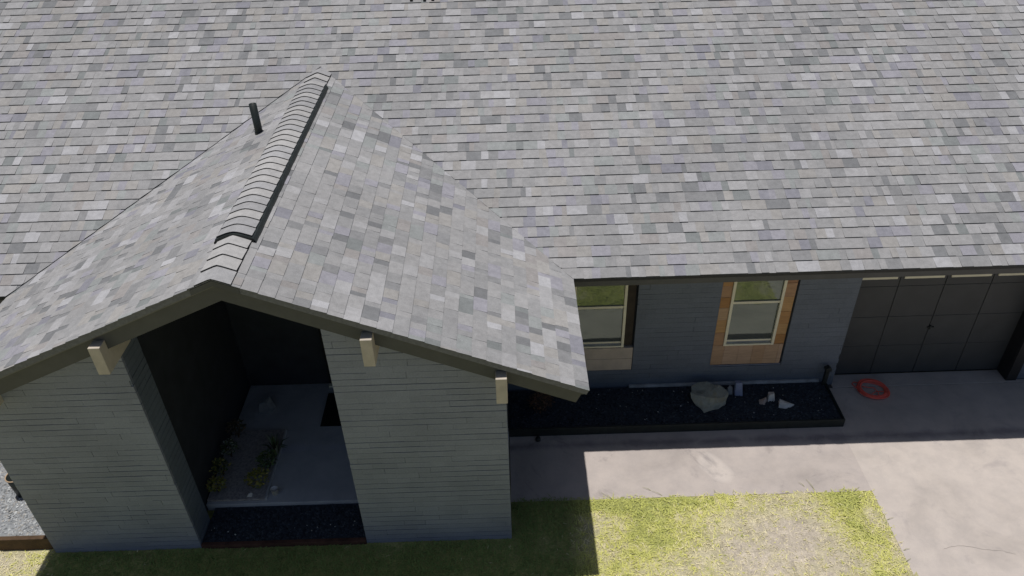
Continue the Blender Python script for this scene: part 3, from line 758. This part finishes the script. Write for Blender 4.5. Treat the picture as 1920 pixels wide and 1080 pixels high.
hull("stone", [(3.24, 7.33, .09), (3.31, 7.31, .09), (3.36, 7.38, .09), (3.30, 7.43, .09), (3.24, 7.38, .12), (3.29, 7.34, .15), (3.34, 7.40, .16), (3.28, 7.31, .12)], M['pink_stone'], "small pinkish stone, leftmost of the three pale stones in the bed", "stone", rough=.006, sub=1)
hull("stone", [(3.36, 7.36, .09), (3.46, 7.37, .09), (3.47, 7.43, .09), (3.37, 7.44, .09), (3.365, 7.38, .20), (3.44, 7.40, .22), (3.45, 7.45, .20), (3.38, 7.46, .19)], M['white_stone'], "blocky pale stone between the pinkish and the long white stone", "stone", rough=.004, sub=1)
hull("stone", [(3.47, 7.25, .09), (3.56, 7.22, .09), (3.66, 7.26, .09), (3.63, 7.33, .09), (3.50, 7.36, .09), (3.48, 7.28, .155), (3.55, 7.26, .165), (3.63, 7.28, .14), (3.50, 7.34, .17), (3.69, 7.29, .11)], M['white_stone'], "long white stone with a pointed end lying in the dark bed", "stone", rough=.004, sub=1)
hull("stone", [(-3.44, 7.44, .10), (-3.30, 7.42, .10), (-3.24, 7.55, .10), (-3.40, 7.58, .10), (-3.42, 7.48, .24), (-3.31, 7.46, .27), (-3.27, 7.53, .32), (-3.36, 7.54, .25)], M['grey_stone'], "grey stone on the porch floor behind the planter", "stone", rough=.008, sub=1)
hull("stone", [(-3.23, 6.02, .13), (-3.17, 6.01, .13), (-3.16, 6.06, .13), (-3.22, 6.07, .13), (-3.20, 6.03, .18), (-3.17, 6.05, .175)], M['white_stone'], "little white stone at the front of the porch planter", "stone", rough=.003, sub=1)
pot = MB(); pot.lathe(-2.905, 6.08, [(.0, .102), (.034, .102), (.044, .19), (.046, .19), (.040, .188), (.036, .175), (.0, .175)], 18)
tag(pot.build("plant_pot", M['white_stone'], smooth=True), "small white pot on the porch floor beside the planter", "pot")
bp_ = thing("bucket", "tall black bucket with tan rim standing on the light gravel", "bucket", (-5.93, 6.17, .165))
b = MB(); b.lathe(-5.93, 6.17, [(.0, .16), (.085, .16), (.10, .46), (.093, .46), (.08, .18), (.0, .18)], 24); b.build("body", M['black_metal'], bp_, smooth=True)
b = MB(); b.tube([(-5.93+.102*math.cos(t), 6.17+.102*math.sin(t), .462) for t in (2*math.pi*i/28 for i in range(28))], .008, 6, closed=True); b.build("rim", M['tan_rim'], bp_, smooth=True)
mt = MB(); mt.box(-2.57, -1.66, 7.16, 7.78, .102, .116); tag(mt.build("doormat", M['mat_black'], bevel=.004), "black doormat on the porch floor before the dark front door", "doormat")
po = thing("bollard_light", "short black post at the garage end of the dark bed", "garden light", (4.25, 7.72, 0))
b = MB(); b.box(4.185, 4.235, 7.645, 7.695, .10, .36); b.build("post", M['black_metal'], po, bevel=.004)
b = MB(); b.box(4.170, 4.250, 7.630, 7.708, .362, .40); b.prism([(4.175, .40), (4.245, .40), (4.21, .43)], 'y', 7.636, 7.70); b.build("cap", M['black_metal'], po, bevel=.004)
# little drain stub on the walk in front of the bed
ds = MB(); ds.lathe(.275, 6.90, [(.0, .045), (.03, .045), (.034, .03), (.034, .003), (.028, .003)], 16); tag(ds.build("drain_cap", M['black_metal'], smooth=True), "small black drain cap on the walk before the bed", "drain cap")

# orange cord coil
cd = MB(); rr = random.Random(9); P_ = []
cx, cy = 4.885, 7.625; loops = 9
for i in range(loops*30+1):
    t = 2*math.pi*i/30; k = i/30
    rx_ = .180+.022*math.sin(k*2.1)+.010*math.sin(k*5.3); ry_ = .165+.020*math.cos(k*1.7)+.008*math.sin(k*4.1)
    a = -.55+.07*math.sin(k*1.3)
    u, v = rx_*math.cos(t), ry_*math.sin(t)
    P_.append((cx+.012*math.sin(k*3.3)+u*math.cos(a)-v*math.sin(a), cy+.012*math.cos(k*2.7)+u*math.sin(a)+v*math.cos(a), .012+.006*(1+math.sin(k*2.2+t))+.0022*k))
cd.tube(P_, .0085, 6)
cd.tube([(cx-.14, cy+.12, .03), (cx-.20, cy+.16, .012), (cx-.235, cy+.13, .01), (cx-.21, cy+.05, .01), (cx-.16, cy+.0, .03)], .0065, 6)
cd.tube([(cx-.13, cy+.05, .03), (cx-.05, cy+.02, .035), (cx+.02, cy+.03, .02), (cx+.05, cy-.05, .02), (cx+.03, cy-.13, .03)], .006, 6)
cd.tube([(cx-.05, cy-.10, .03), (cx+.03, cy-.04, .012), (cx+.12, cy-.06, .03)], .006, 6)
tag(cd.build("extension_cord", M['orange'], smooth=True), "coil of orange cord on the concrete by the garage door", "cord")
